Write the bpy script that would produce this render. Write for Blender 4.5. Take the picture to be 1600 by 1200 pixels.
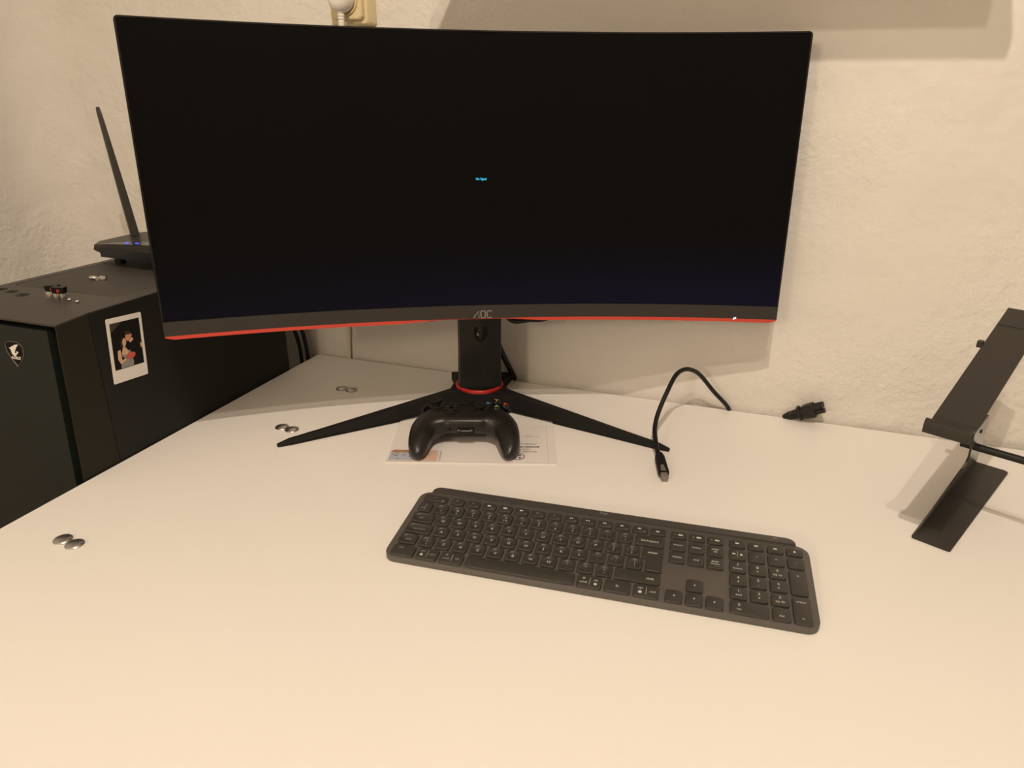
import bpy, bmesh, math, random
from mathutils import Vector, Matrix, Euler
random.seed(7)
for o in list(bpy.data.objects): bpy.data.objects.remove(o, do_unlink=True)
scene = bpy.context.scene
COL = scene.collection
pi = math.pi
def R(d): return math.radians(d)

# ------------------------------------------------------------------ camera
cam_d = bpy.data.cameras.new('camera'); cam_o = bpy.data.objects.new('camera', cam_d); COL.objects.link(cam_o)
cam_d.sensor_fit = 'HORIZONTAL'; cam_d.sensor_width = 36.0; cam_d.lens = 36.0*1107.38/1600.0
cam_d.clip_start = 0.02; cam_d.clip_end = 50
CY, CP, CR = 0.32934, 0.38065, 0.0106
fwd = Vector((-math.sin(CY)*math.cos(CP), math.cos(CY)*math.cos(CP), -math.sin(CP)))
rgt = Vector((math.cos(CY), math.sin(CY), 0)); upv = rgt.cross(fwd)
r2 = math.cos(CR)*rgt+math.sin(CR)*upv; u2 = -math.sin(CR)*rgt+math.cos(CR)*upv
mw = Matrix.Identity(4)
for i in range(3):
    mw[i][0] = r2[i]; mw[i][1] = u2[i]; mw[i][2] = -fwd[i]
mw.translation = Vector((0.19777, -1.08431, 0.45034))
cam_o.matrix_world = mw
scene.camera = cam_o

# ------------------------------------------------------------------ world, exposure
w = bpy.data.worlds.new('world'); scene.world = w; w.use_nodes = True
w.node_tree.nodes['Background'].inputs[0].default_value = (1.0, 0.80, 0.58, 1)
w.node_tree.nodes['Background'].inputs[1].default_value = 0.05
vs = scene.view_settings
vs.view_transform = 'Standard'; vs.look = 'None'; vs.gamma = 1.0; vs.use_curve_mapping = False
vs.exposure = 0.0
LIGHT_COL = (1.0, 0.835, 0.66)
LAMPS = [((0.30, -1.30, 1.50), 21.0), ((0.21, -1.13, 1.50), 44.0)]
FILL_LIGHT = ((-.55, -3.3, 1.12), 54.0)  # added soft fill behind the camera: position and power

# ------------------------------------------------------------------ materials
def mat(name, col, rough=0.5, metal=0.0, spec=0.5, bump=None, emit=None, estr=1.0, var=None):
    m = bpy.data.materials.new(name); m.use_nodes = True
    nt = m.node_tree; b = nt.nodes['Principled BSDF']
    b.inputs['Base Color'].default_value = (*col, 1)
    b.inputs['Roughness'].default_value = rough
    b.inputs['Metallic'].default_value = metal
    b.inputs['Specular IOR Level'].default_value = spec
    if emit:
        b.inputs['Emission Color'].default_value = (*emit, 1); b.inputs['Emission Strength'].default_value = estr
    tc = None
    if bump or var:
        tc = nt.nodes.new('ShaderNodeTexCoord')
    if bump:
        prev = None
        for sc, st, dist in bump:
            n = nt.nodes.new('ShaderNodeTexNoise'); n.inputs['Scale'].default_value = sc; n.inputs['Detail'].default_value = 4
            nt.links.new(tc.outputs['Object'], n.inputs['Vector'])
            bp = nt.nodes.new('ShaderNodeBump'); bp.inputs['Strength'].default_value = st; bp.inputs['Distance'].default_value = dist
            nt.links.new(n.outputs['Fac'], bp.inputs['Height'])
            if prev: nt.links.new(prev.outputs['Normal'], bp.inputs['Normal'])
            prev = bp
        nt.links.new(prev.outputs['Normal'], b.inputs['Normal'])
    if var:
        sc, c2 = var
        n = nt.nodes.new('ShaderNodeTexNoise'); n.inputs['Scale'].default_value = sc; n.inputs['Detail'].default_value = 5
        nt.links.new(tc.outputs['Object'], n.inputs['Vector'])
        mx = nt.nodes.new('ShaderNodeMix'); mx.data_type = 'RGBA'
        mx.inputs[6].default_value = (*col, 1); mx.inputs[7].default_value = (*c2, 1)
        nt.links.new(n.outputs['Fac'], mx.inputs[0]); nt.links.new(mx.outputs[2], b.inputs['Base Color'])
    return m

def plaster(name, col, col2):
    m = bpy.data.materials.new(name); m.use_nodes = True
    nt = m.node_tree; b = nt.nodes['Principled BSDF']; b.inputs['Roughness'].default_value = 0.85
    b.inputs['Specular IOR Level'].default_value = 0.2
    tc = nt.nodes.new('ShaderNodeTexCoord')
    def noise(sc, det, dim=.5):
        n = nt.nodes.new('ShaderNodeTexNoise'); n.inputs['Scale'].default_value = sc; n.inputs['Detail'].default_value = det
        n.inputs['Roughness'].default_value = dim
        nt.links.new(tc.outputs['Object'], n.inputs['Vector']); return n.outputs['Fac']
    def math_(op, a, b_):
        m_ = nt.nodes.new('ShaderNodeMath'); m_.operation = op
        for k, v in enumerate((a, b_)):
            if isinstance(v, (int, float)): m_.inputs[k].default_value = v
            else: nt.links.new(v, m_.inputs[k])
        return m_.outputs[0]
    rough = nt.nodes.new('ShaderNodeMapRange'); rough.inputs[1].default_value = .42; rough.inputs[2].default_value = .62
    rough.inputs[3].default_value = .25; rough.inputs[4].default_value = 1.0
    nt.links.new(noise(3.2, 3), rough.inputs[0])
    fine = math_('MULTIPLY', noise(95, 3, .55), rough.outputs[0])
    lumps = math_('MULTIPLY', noise(30, 2), .8)
    wave = math_('MULTIPLY', noise(5, 2), 5.0)
    h_ = math_('ADD', math_('ADD', fine, lumps), wave)
    bp = nt.nodes.new('ShaderNodeBump'); bp.inputs['Strength'].default_value = .8; bp.inputs['Distance'].default_value = .0042
    nt.links.new(h_, bp.inputs['Height']); nt.links.new(bp.outputs['Normal'], b.inputs['Normal'])
    n = nt.nodes.new('ShaderNodeTexNoise'); n.inputs['Scale'].default_value = 3; n.inputs['Detail'].default_value = 8
    nt.links.new(tc.outputs['Object'], n.inputs['Vector'])
    mx = nt.nodes.new('ShaderNodeMix'); mx.data_type = 'RGBA'
    mx.inputs[6].default_value = (*col, 1); mx.inputs[7].default_value = (*col2, 1)
    nt.links.new(n.outputs['Fac'], mx.inputs[0]); nt.links.new(mx.outputs[2], b.inputs['Base Color'])
    return m

M = {}
M['wall'] = plaster('wall_plaster', (.69, .67, .635), (.74, .72, .68))
M['ceiling'] = mat('ceiling_paint', (.82, .80, .76), .9)
M['front_paint'] = mat('white_wall_paint', (.78, .75, .70), .9)
M['floor'] = mat('floor_wood', (.33, .22, .13), .5, var=(14, (.22, .14, .08)))
M['desk'] = mat('desk_laminate', (.90, .885, .86), .42, spec=.35, bump=[(900, .03, .0002)], var=(5, (.88, .865, .84)))
M['desk_edge'] = mat('desk_edge_band', (.74, .70, .64), .5)
M['white_paint'] = mat('white_paint', (.78, .76, .72), .5)
M['chrome'] = mat('chrome_cap', (.55, .54, .53), .33, metal=1.0)
M['steel'] = mat('steel_bright', (.75, .74, .72), .28, metal=1.0)
M['black'] = mat('black_plastic', (.009, .0085, .008), .42, spec=.28)
M['black_matte'] = mat('black_matte', (.009, .0085, .008), .6, spec=.16, bump=[(700, .12, .0003)])
M['deep_black'] = mat('deep_black', (.005, .005, .005), .7, spec=.2)
M['chin'] = mat('bezel_textured_plastic', (.034, .030, .027), .55, spec=.25, bump=[(900, .2, .0003)])
M['red'] = mat('red_accent', (.56, .065, .042), .45, spec=.3)
M['red_dark'] = mat('red_ring', (.42, .014, .012), .38)
M['logo_grey'] = mat('logo_grey', (.20, .18, .165), .45)
M['kb_plate'] = mat('keyboard_graphite', (.105, .097, .088), .42, metal=.15, bump=[(1500, .05, .0001)])
M['kb_bar'] = mat('keyboard_bar', (.060, .054, .049), .45)
M['key'] = mat('keycap_dark', (.044, .040, .035), .40, spec=.45)
M['legend'] = mat('legend_white', (.62, .60, .56), .6)
M['legend_dim'] = mat('legend_grey', (.34, .32, .29), .6)
M['tower_top'] = mat('tower_top_plastic', (.052, .046, .041), .45, spec=.4, bump=[(1200, .06, .0002)])
M['tower_mesh'] = mat('dust_filter', (.052, .046, .041), .6, bump=[(2500, .3, .0003)])
M['tower_side'] = mat('tower_steel_black', (.009, .009, .0075), .5, spec=.25)
M['tower_bezel'] = mat('tower_bezel', (.0165, .0150, .0105), .5, spec=.2)
M['tower_door'] = mat('tower_door_brushed', (.0125, .0158, .0135), .42, spec=.26)
M['badge_ring'] = mat('badge_bronze', (.22, .18, .15), .35, metal=.6)
M['badge_white'] = mat('badge_white', (.80, .78, .74), .5)
M['paper'] = mat('envelope_paper', (.80, .765, .75), .8)
M['paper_line'] = mat('paper_fold', (.62, .585, .56), .85)
M['ink'] = mat('ink_black', (.03, .028, .03), .8)
M['ink_grey'] = mat('ink_grey', (.30, .28, .27), .8)
M['stamp_base'] = mat('stamp_sky', (.66, .66, .70), .75, var=(420, (.26, .32, .46)))
M['stamp_warm'] = mat('stamp_warm', (.80, .70, .60), .75, var=(520, (.62, .30, .18)))
M['stamp_roof'] = mat('stamp_roof', (.44, .32, .18), .75, var=(380, (.42, .12, .07)))
M['photo_white'] = mat('photo_border', (.80, .77, .72), .45)
M['photo_dark'] = mat('photo_dark', (.008, .007, .006), .45, spec=.15)
M['photo_shade'] = mat('photo_olive', (.045, .035, .020), .35)
M['skin'] = mat('photo_skin', (.66, .42, .27), .4)
M['skin_red'] = mat('photo_skin_warm', (.60, .28, .17), .4)
M['photo_red'] = mat('photo_red', (.58, .10, .07), .4)
M['photo_cloth'] = mat('photo_cloth', (.12, .12, .14), .4, var=(900, (.42, .40, .38)))
M['photo_hair'] = mat('photo_hair', (.03, .016, .010), .4)
M['router'] = mat('router_plastic', (.022, .020, .018), .40, spec=.35)
M['router_dark'] = mat('router_gloss', (.010, .010, .012), .25)
M['led_blue'] = mat('led_blue', (.02, .03, .2), .4, emit=(.06, .13, .9), estr=1.3)
M['led_white'] = mat('led_white', (.6, .6, .7), .4, emit=(.75, .72, 1.0), estr=1.6)
M['osd'] = mat('osd_cyan', (.0, .1, .12), .4, emit=(.05, .62, .95), estr=1.0)
M['socket'] = mat('socket_ivory', (.74, .62, .38), .4)
M['plug_white'] = mat('plug_white', (.80, .77, .71), .4)
M['cable_white'] = mat('cable_white', (.72, .65, .54), .5)
M['cable'] = mat('cable_black', (.008, .0075, .0075), .45, spec=.3)
M['cable_brown'] = mat('plug_black', (.016, .014, .012), .5, spec=.3)
M['stand'] = mat('stand_powder_coat', (.032, .027, .022), .45, spec=.3, bump=[(1800, .1, .0002)])
M['stand_plate'] = mat('stand_plate_sheen', (.05, .045, .04), .22, spec=.8)
M['pad_body'] = mat('controller_shell', (.010, .009, .008), .36, spec=.45)
M['pad_lower'] = mat('controller_lower', (.013, .0115, .010), .5, spec=.35)
M['btn_x'] = mat('glyph_blue', (.12, .42, .70), .5)
M['btn_y'] = mat('glyph_yellow', (.72, .55, .16), .5)
M['btn_a'] = mat('glyph_green', (.28, .55, .12), .5)
M['btn_b'] = mat('glyph_red', (.75, .06, .03), .5)
M['silver'] = mat('silver_bits', (.70, .66, .60), .35, metal=.8)
M['bulb_holder'] = mat('lamp_metal', (.6, .58, .55), .35, metal=.7)

def screen_mat():
    m = bpy.data.materials.new('screen_panel'); m.use_nodes = True
    nt = m.node_tree; b = nt.nodes['Principled BSDF']
    b.inputs['Base Color'].default_value = (.0035, .0035, .0037, 1); b.inputs['Roughness'].default_value = .28
    b.inputs['Specular IOR Level'].default_value = .09
    # the backlight of the unlit panel leaks a faint blue towards its lower right
    tc = nt.nodes.new('ShaderNodeTexCoord'); sp = nt.nodes.new('ShaderNodeSeparateXYZ')
    nt.links.new(tc.outputs['Object'], sp.inputs[0])
    r1 = nt.nodes.new('ShaderNodeMapRange'); r1.inputs[1].default_value = .30; r1.inputs[2].default_value = .16
    nt.links.new(sp.outputs['Z'], r1.inputs[0]); r1.interpolation_type = 'SMOOTHSTEP'
    r2_ = nt.nodes.new('ShaderNodeMapRange'); r2_.inputs[1].default_value = -.35; r2_.inputs[2].default_value = .40
    r2_.inputs[3].default_value = .35; r2_.inputs[4].default_value = 1.0
    nt.links.new(sp.outputs['X'], r2_.inputs[0])
    mu = nt.nodes.new('ShaderNodeMath'); mu.operation = 'MULTIPLY'
    nt.links.new(r1.outputs[0], mu.inputs[0]); nt.links.new(r2_.outputs[0], mu.inputs[1])
    mu2 = nt.nodes.new('ShaderNodeMath'); mu2.operation = 'MULTIPLY'; mu2.inputs[1].default_value = .011
    nt.links.new(mu.outputs[0], mu2.inputs[0])
    b.inputs['Emission Color'].default_value = (.10, .14, 1.0, 1)
    nt.links.new(mu2.outputs[0], b.inputs['Emission Strength'])
    return m
M['screen'] = screen_mat()

# ------------------------------------------------------------------ helpers
def tag(o, label=None, cat=None, group=None, kind=None):
    if label: o['label'] = label
    if cat: o['category'] = cat
    if group: o['group'] = group
    if kind: o['kind'] = kind
    return o
def empty(name, loc=(0, 0, 0), rz=0.0):
    o = bpy.data.objects.new(name, None); COL.objects.link(o)
    o.location = loc; o.rotation_euler = (0, 0, rz); o.empty_display_size = .02
    return o
def link(name, me, parent=None, loc=None, rot=None):
    o = bpy.data.objects.new(name, me); COL.objects.link(o)
    if parent: o.parent = parent
    if loc is not None: o.location = loc
    if rot is not None: o.rotation_euler = rot
    return o
def mk(name, verts, faces, m, smooth=False, angle=None):
    me = bpy.data.meshes.new(name); me.from_pydata([tuple(v) for v in verts], [], faces); me.validate(); 
    bm = bmesh.new(); bm.from_mesh(me); bmesh.ops.recalc_face_normals(bm, faces=bm.faces)
    if smooth:
        for f in bm.faces: f.smooth = True
        if angle is not None:
            for e in bm.edges:
                if len(e.link_faces) == 2 and e.calc_face_angle(0) > angle: e.smooth = False
    bm.to_mesh(me); bm.free()
    me.materials.append(m); me.update()
    return me
def mo(name, verts, faces, m, parent=None, smooth=False, angle=R(35), loc=None, rot=None):
    return link(name, mk(name, verts, faces, m, smooth, angle), parent, loc, rot)
class MB:
    def __init__(s): s.v = []; s.f = []
    def add(s, v, f):
        n = len(s.v); s.v += [tuple(p) for p in v]; s.f += [tuple(i+n for i in q) for q in f]; return s
    def box(s, x0, x1, y0, y1, z0, z1, bev=0.0):
        if bev <= 0:
            v = [(x, y, z) for z in (z0, z1) for y in (y0, y1) for x in (x0, x1)]
            return s.add(v, [(0, 2, 3, 1), (4, 5, 7, 6), (0, 1, 5, 4), (2, 6, 7, 3), (0, 4, 6, 2), (1, 3, 7, 5)])
        bm = bmesh.new(); bmesh.ops.create_cube(bm, size=1)
        for q in bm.verts: q.co = Vector(((x0+x1)/2+q.co.x*(x1-x0), (y0+y1)/2+q.co.y*(y1-y0), (z0+z1)/2+q.co.z*(z1-z0)))
        bmesh.ops.bevel(bm, geom=list(bm.edges), offset=bev, segments=2, affect='EDGES', profile=.6)
        bm.verts.index_update(); v = [q.co[:] for q in bm.verts]; f = [[q.index for q in g.verts] for g in bm.faces]; bm.free()
        return s.add(v, f)
    def prism(s, poly, z0, z1, fn=None):
        """poly (x,y) extruded z0..z1; fn maps (x,y,z) to a point"""
        n = len(poly); fn = fn or (lambda x, y, z: (x, y, z))
        v = [fn(x, y, z0) for x, y in poly]+[fn(x, y, z1) for x, y in poly]
        f = [tuple(range(n-1, -1, -1)), tuple(range(n, 2*n))]+[(i, (i+1) % n, (i+1) % n+n, i+n) for i in range(n)]
        return s.add(v, f)
    def loft(s, rings, cap=True, closed=True):
        n = len(rings[0]); v = [p for r in rings for p in r]; f = []
        for k in range(len(rings)-1):
            for i in range(n if closed else n-1):
                a, b = k*n+i, k*n+(i+1) % n
                f.append((a, b, b+n, a+n))
        if cap and closed:
            f.append(tuple(range(n-1, -1, -1))); f.append(tuple(range((len(rings)-1)*n, len(rings)*n)))
        return s.add(v, f)
    def cyl(s, c, r, z0, z1, n=24, axis='z', r1=None):
        r1 = r if r1 is None else r1
        def P(a, rr, z):
            x, y = rr*math.cos(a), rr*math.sin(a)
            return {'z': (c[0]+x, c[1]+y, z), 'y': (c[0]+x, z, c[1]+y), 'x': (z, c[0]+x, c[1]+y)}[axis]
        return s.loft([[P(2*pi*i/n, r, z0) for i in range(n)], [P(2*pi*i/n, r1, z1) for i in range(n)]])
    def tube(s, pts, r, n=10, sub=6):
        P = catmull(pts, sub) if sub > 1 else [Vector(p) for p in pts]
        rings = []; prev = None
        for i, p in enumerate(P):
            t = (P[min(i+1, len(P)-1)]-P[max(i-1, 0)]).normalized()
            if prev is None:
                a = t.orthogonal().normalized()
            else:
                a = (prev-t*prev.dot(t)).normalized()
            prev = a; b = t.cross(a)
            rr = r(i/(len(P)-1)) if callable(r) else r
            rings.append([p+rr*(math.cos(2*pi*k/n)*a+math.sin(2*pi*k/n)*b) for k in range(n)])
        return s.loft(rings)
    def ell(s, c, r, nu=20, nv=10, zmin=-1.0):
        rings = []
        for j in range(nv+1):
            ph = -pi/2+pi*j/nv
            z = max(math.sin(ph), zmin); rr = max(math.cos(ph), .002)
            rings.append([(c[0]+r[0]*rr*math.cos(2*pi*i/nu), c[1]+r[1]*rr*math.sin(2*pi*i/nu), c[2]+r[2]*z) for i in range(nu)])
        return s.loft(rings)
    def build(s, name, m, parent=None, smooth=False, angle=R(35), loc=None, rot=None):
        return mo(name, s.v, s.f, m, parent, smooth, angle, loc, rot)
    def mesh(s, name, m, smooth=False, angle=R(35)):
        return mk(name, s.v, s.f, m, smooth, angle)
def catmull(pts, sub=6):
    P = [Vector(p) for p in pts]; out = []
    for i in range(len(P)-1):
        p0 = P[max(i-1, 0)]; p1 = P[i]; p2 = P[i+1]; p3 = P[min(i+2, len(P)-1)]
        for k in range(sub):
            t = k/sub
            out.append(.5*((2*p1)+(-p0+p2)*t+(2*p0-5*p1+4*p2-p3)*t*t+(-p0+3*p1-3*p2+p3)*t*t*t))
    out.append(P[-1]); return out
def rrect(x0, x1, y0, y1, r, n=5, rs=None):
    """rounded rectangle, counter-clockwise from the lower right corner"""
    rs = rs or (r, r, r, r); out = []
    for (cx, cy, a0), rr in zip(((x1, y0, -90), (x1, y1, 0), (x0, y1, 90), (x0, y0, 180)), rs):
        sx = -1 if cx == x1 else 1; sy = 1 if cy == y0 else -1
        for k in range(n+1):
            a = R(a0+90*k/n); out.append((cx+sx*rr+rr*math.cos(a), cy+sy*rr+rr*math.sin(a)))
    return out
def inset(poly, d):
    n = len(poly); out = []
    for i in range(n):
        a = Vector(poly[i-1]); b = Vector(poly[i]); c = Vector(poly[(i+1) % n])
        n1 = (b-a); n2 = (c-b)
        n1 = Vector((-n1.y, n1.x)).normalized() if n1.length > 1e-9 else Vector((0, 0))
        n2 = Vector((-n2.y, n2.x)).normalized() if n2.length > 1e-9 else n1
        if n1.length < .5: n1 = n2
        m_ = (n1+n2); m_ = m_/max(m_.length_squared*.5, .2)
        out.append((b.x+m_.x*d, b.y+m_.y*d))
    return out
def ribbon(pts, wd):
    """flat stroke in xy through pts"""
    P = [Vector((x, y)) for x, y in pts]; L = []; Rr = []
    for i, p in enumerate(P):
        t = (P[min(i+1, len(P)-1)]-P[max(i-1, 0)]).normalized(); nn = Vector((-t.y, t.x))*wd/2
        L.append(p+nn); Rr.append(p-nn)
    v = [(q.x, q.y, 0) for q in L]+[(q.x, q.y, 0) for q in Rr]; n = len(P)
    return v, [(i, i+1, n+i+1, n+i) for i in range(n-1)]
_txt = {}
def text_mesh(body, size, m, align='CENTER', bold=0.0, squeeze=1.0):
    key = (body, round(size, 6), m.name, align, bold, squeeze)
    if key in _txt: return _txt[key]
    cu = bpy.data.curves.new('lettering', 'FONT'); cu.body = body; cu.size = size
    cu.align_x = align; cu.align_y = 'CENTER'; cu.resolution_u = 2; cu.offset = bold
    ob = bpy.data.objects.new('lettering', cu); COL.objects.link(ob)
    dg = bpy.context.evaluated_depsgraph_get(); dg.update()
    me = bpy.data.meshes.new_from_object(ob.evaluated_get(dg)); me.name = 'lettering'
    if squeeze != 1.0:
        for v in me.vertices: v.co.x *= squeeze
    me.materials.clear(); me.materials.append(m)
    bpy.data.objects.remove(ob, do_unlink=True); bpy.data.curves.remove(cu)
    _txt[key] = me
    return me

# ================================================================== THE ROOM
X0, X1, Y0, Z0, Z1 = -1.13, 3.1, -4.4, -.73, 1.62
def slab(name, *a, m, kind='structure'):
    o = MB().box(*a).build(name, m); o['kind'] = kind; return o
slab('wall_back', X0-.1, X1+.1, .004, .1, Z0, Z1, m=M['wall'])
slab('wall_left', X0-.1, X0, Y0, .004, Z0, Z1, m=M['wall'])
slab('wall_right', X1, X1+.1, Y0, .004, Z0, Z1, m=M['front_paint'])
slab('wall_front', X0-.1, X1+.1, Y0-.1, Y0, Z0, Z1, m=M['front_paint'])
slab('floor', X0-.1, X1+.1, Y0-.1, .1, Z0-.1, Z0, m=M['floor'])
slab('ceiling', X0-.1, X1+.1, Y0-.1, .1, Z1, Z1+.1, m=M['ceiling'])

# the plaster runs round the corner in a soft hollow
rf = .10; cv = [(X0, .004)]+[(X0+rf-rf*math.cos(a), .004-rf+rf*math.sin(a)) for a in [R(90)*i/14 for i in range(15)]]
MB().prism([(X0-.001, .005)]+[(x, y) for x, y in cv[1:]], Z0, Z1).build('trim_1', M['wall'], None, True, R(60))['kind'] = 'structure'

# ceiling lamp: two bare spot bulbs on a bar
lamp = tag(empty('ceiling_lamp', (.255, -1.215, Z1)), 'twin-bulb ceiling lamp above the front of the desk', 'lamp')
MB().cyl((0, 0), .05, -.022, 0, 32).build('ceiling_plate', M['bulb_holder'], lamp, True)
for (p, pw) in LAMPS:
    lx, ly = p[0]-.255, p[1]+1.215
    b = MB().cyl((lx, ly), .016, p[2]-Z1+.03, p[2]-Z1+.075, 20).build('bulb_holder', M['bulb_holder'], lamp, True)
    sh = MB(); sh.loft([[(lx+r_*math.cos(2*pi*i/24), ly+r_*math.sin(2*pi*i/24), p[2]-Z1+z) for i in range(24)] for r_, z in ((.016, .045), (.026, .030), (.030, .008), (.0285, .008), (.024, .029), (.012, .040))], cap=False); sh.build('shade', M['bulb_holder'], lamp, True)
    MB().tube([(0, 0, -.015), (lx*.5, ly*.5, -.03), (lx, ly, p[2]-Z1+.07)], .006, 8, 4).build('arm', M['bulb_holder'], lamp, True)
    ld = bpy.data.lights.new('bulb', 'SPOT'); ld.energy = pw; ld.spot_size = R(160); ld.spot_blend = .5; ld.color = LIGHT_COL; ld.shadow_soft_size = .011
    lo = bpy.data.objects.new('bulb', ld); COL.objects.link(lo); lo.parent = lamp
    lo.location = (lx, ly, p[2]-Z1)

# added fill light, hung out of view at the back to lift the shadows
ln = tag(empty('added_fill_light', (FILL_LIGHT[0][0], FILL_LIGHT[0][1], Z1)), 'added out-of-view fill light hanging at the far end of the room', 'lamp')
MB().cyl((0, 0), .004, FILL_LIGHT[0][2]-Z1+.16, 0, 10).build('cord', M['plug_white'], ln, True)
MB().cyl((0, 0), .04, FILL_LIGHT[0][2]-Z1+.155, FILL_LIGHT[0][2]-Z1+.165, 24).build('top_ring', M['bulb_holder'], ln, True)
ld = bpy.data.lights.new('fill_glow', 'POINT'); ld.energy = FILL_LIGHT[1]; ld.color = (1.0, .79, .57); ld.shadow_soft_size = .15
lo = bpy.data.objects.new('fill_glow', ld); COL.objects.link(lo); lo.parent = ln; lo.location = (0, 0, FILL_LIGHT[0][2]-Z1)

# wall shelf above the frame, its shadow falls on the wall over the monitor
shelf = tag(empty('wall_shelf', (.1035, .004, .72)), 'white wall shelf mounted above the monitor', 'shelf')
MB().box(-.2985, .2985, -.248, -.0005, 0, .022, .0015).build('board', M['white_paint'], shelf)
for sx in (-.18, .18):
    MB().prism([(-.0005, .022), (-.0005, .10), (-.006, .10), (-.02, .03), (-.18, .026), (-.18, .022)], sx-.006, sx+.006, lambda a, b, z: (z, a, b)).build('bracket', M['white_paint'], shelf)

# ================================================================== DESK
DL, DR, DF, DB, DT = -.5607, 1.05, -1.02, -.004, .025
desk = tag(empty('desk', ((DL+DR)/2, (DF+DB)/2, Z0)), 'large white laminate desk pushed against the plaster wall', 'desk')
dc = Vector(desk.location)
def dl(x, y, z): return (x-dc.x, y-dc.y, z-dc.z)
pl = rrect(DL, DR, DF, DB, .006, 4, rs=(.006, .006, .009, .006))
mb = MB()
r0 = [dl(x, y, -DT) for x, y in pl]; r1 = [dl(x, y, -.0008) for x, y in pl]; r2r = [dl(x, y, 0) for x, y in inset(pl, .0008)]
mb.loft([r0, r1, r2r]); mb.build('desk_top', M['desk'], desk)
mb = MB(); po = inset(pl, -.0006); pi_ = inset(pl, .0004)
n = len(po); mb.add([dl(x, y, -DT+.0005) for x, y in po]+[dl(x, y, -.0012) for x, y in po], [(i, (i+1) % n, (i+1) % n+n, i+n) for i in range(n)])
mb.build('edge_band', M['desk_edge'], desk)
for x in (DL+.05, DR-.05):
    for y in (DF+.05, DB-.05):
        MB().box(*[v for pr in zip(dl(x-.025, y-.025, Z0), dl(x+.025, y+.025, -DT)) for v in pr], .002).build('leg', M['white_paint'], desk)
cap = MB(); rings = []
for r_, z_ in ((.0099, .0001), (.0099, .0009), (.0092, .0018), (.0072, .0028), (.0045, .0034), (.0015, .0037)):
    rings.append([(r_*math.cos(2*pi*i/28), r_*math.sin(2*pi*i/28), z_) for i in range(28)])
cap.loft(rings); cap_me = cap.mesh('screw_cap', M['chrome'], True)
for x, y in ((-.4757, -.6240), (-.4560, -.6265), (-.4270, -.3010), (-.4082, -.3030), (-.4250, -.1398), (-.4068, -.1400)):
    link('screw_cap', cap_me, desk, dl(x, y, 0))

# ================================================================== MONITOR
MX, MY, MZ, MA, MT, MH = -.14909, -.19908, .16434, .45829, .0485, .36607
mon = tag(empty('monitor', (MX, MY, 0), MA), 'black curved ultrawide monitor with red bottom strip on V-shaped stand', 'monitor')
RM = 1.5
def mp(t, h, d=0.0):
    """panel point: t along the chord, h up from its lower edge, d behind the front surface"""
    a = math.asin(t/RM)
    sag = RM-math.sqrt(RM*RM-t*t)
    x = t+d*math.sin(a); y = -sag+d*math.cos(a)
    ct, st = math.cos(MT), math.sin(MT)
    return (x, y*ct+h*st, MZ-y*st+h*ct)
W2 = .404
def ts(a, b, n=48): return [a+(b-a)*i/n for i in range(n+1)]
def curved(name, cols, d0, d1, m, parent, smooth=True):
    """cols (t, h_low, h_high); solid between depth d0 (front) and d1"""
    b = MB(); rings = [[mp(t, lo, d0), mp(t, hi, d0), mp(t, hi, d1), mp(t, lo, d1)] for t, lo, hi in cols]
    b.loft(rings); return b.build(name, m, parent, smooth, R(30))
def rc(a, b, lo, hi, r, rl=None):
    rl = r if rl is None else rl
    out = []
    for k in range(6):
        u = k/5; dx = r*(1-math.cos(u*pi/2)); dz = r*(1-math.sin(u*pi/2)); dzl = rl*(1-math.sin(u*pi/2))
        out.append((a+dx, lo+dzl, hi-dz))
    mid = [(t, lo, hi) for t in ts(a+r, b-r)[1:-1]]
    return out+mid+[(a+b-t, l, h) for t, l, h in reversed(out)]
hous = curved('housing', rc(-W2, W2, .0046, MH, .005), 0, .016, M['black'], mon)
# thin raised rim round the panel
b = MB()
for d_, e in ((0, 0),):
    for lo, hi in ((MH-.0018, MH-.0003),):
        b.loft([[mp(t, lo, -.0012), mp(t, hi, -.0012), mp(t, hi, .001), mp(t, lo, .001)] for t in ts(-W2+.004, W2-.004)])
    for t0, t1 in ((-W2+.0003, -W2+.0018), (W2-.0018, W2-.0003)):
        b.loft([[mp(t, .02, -.0012), mp(t, MH-.004, -.0012), mp(t, MH-.004, .001), mp(t, .02, .001)] for t in (t0, t1)])
b.build('rim', M['black'], hous)
scr = curved('screen', [(t, .0232, MH-.0022) for t in ts(-.4018, .4018)], -.0003, .002, M['screen'], mon)
chin = curved('bottom_bezel', rc(-W2+.0004, W2-.0004, .0044, .0228, .003, .0), -.0022, .012, M['chin'], mon)
# red strip, tapering away under the logo
strip = MB(); rings = []
for t in ts(-W2+.001, W2-.001, 80):
    e = min(1, (W2-abs(t))/.006); thin = min(1, max(.30, (abs(t+.015)-.02)/.08))
    hi = .0048; lo = .0048-(.0048*thin*(.35+.65*e)); dd = -.0019-.0006*thin
    rings.append([mp(t, lo, dd+.0008), mp(t, hi, dd), mp(t, hi, .014), mp(t, lo, .014)])
strip.loft(rings); strip.build('red_strip', M['red'], mon, True, R(30))
# back shell with the bulge that carries the stand
back = MB(); rings = []
for t in ts(-.385, .385, 32):
    u = abs(t)/.385; bulge = .016+.034*(1-u*u)**.8+(.012 if u < .4 else .012*max(0, 1-(u-.4)/.2))
    rings.append([mp(t, .018, .015), mp(t, .04, bulge*.75), mp(t, .12, bulge), mp(t, .26, bulge), mp(t, .33, bulge*.7), mp(t, .355, .015)])
back.loft(rings); back.build('back_shell', M['black_matte'], mon, True, R(50))
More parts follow.
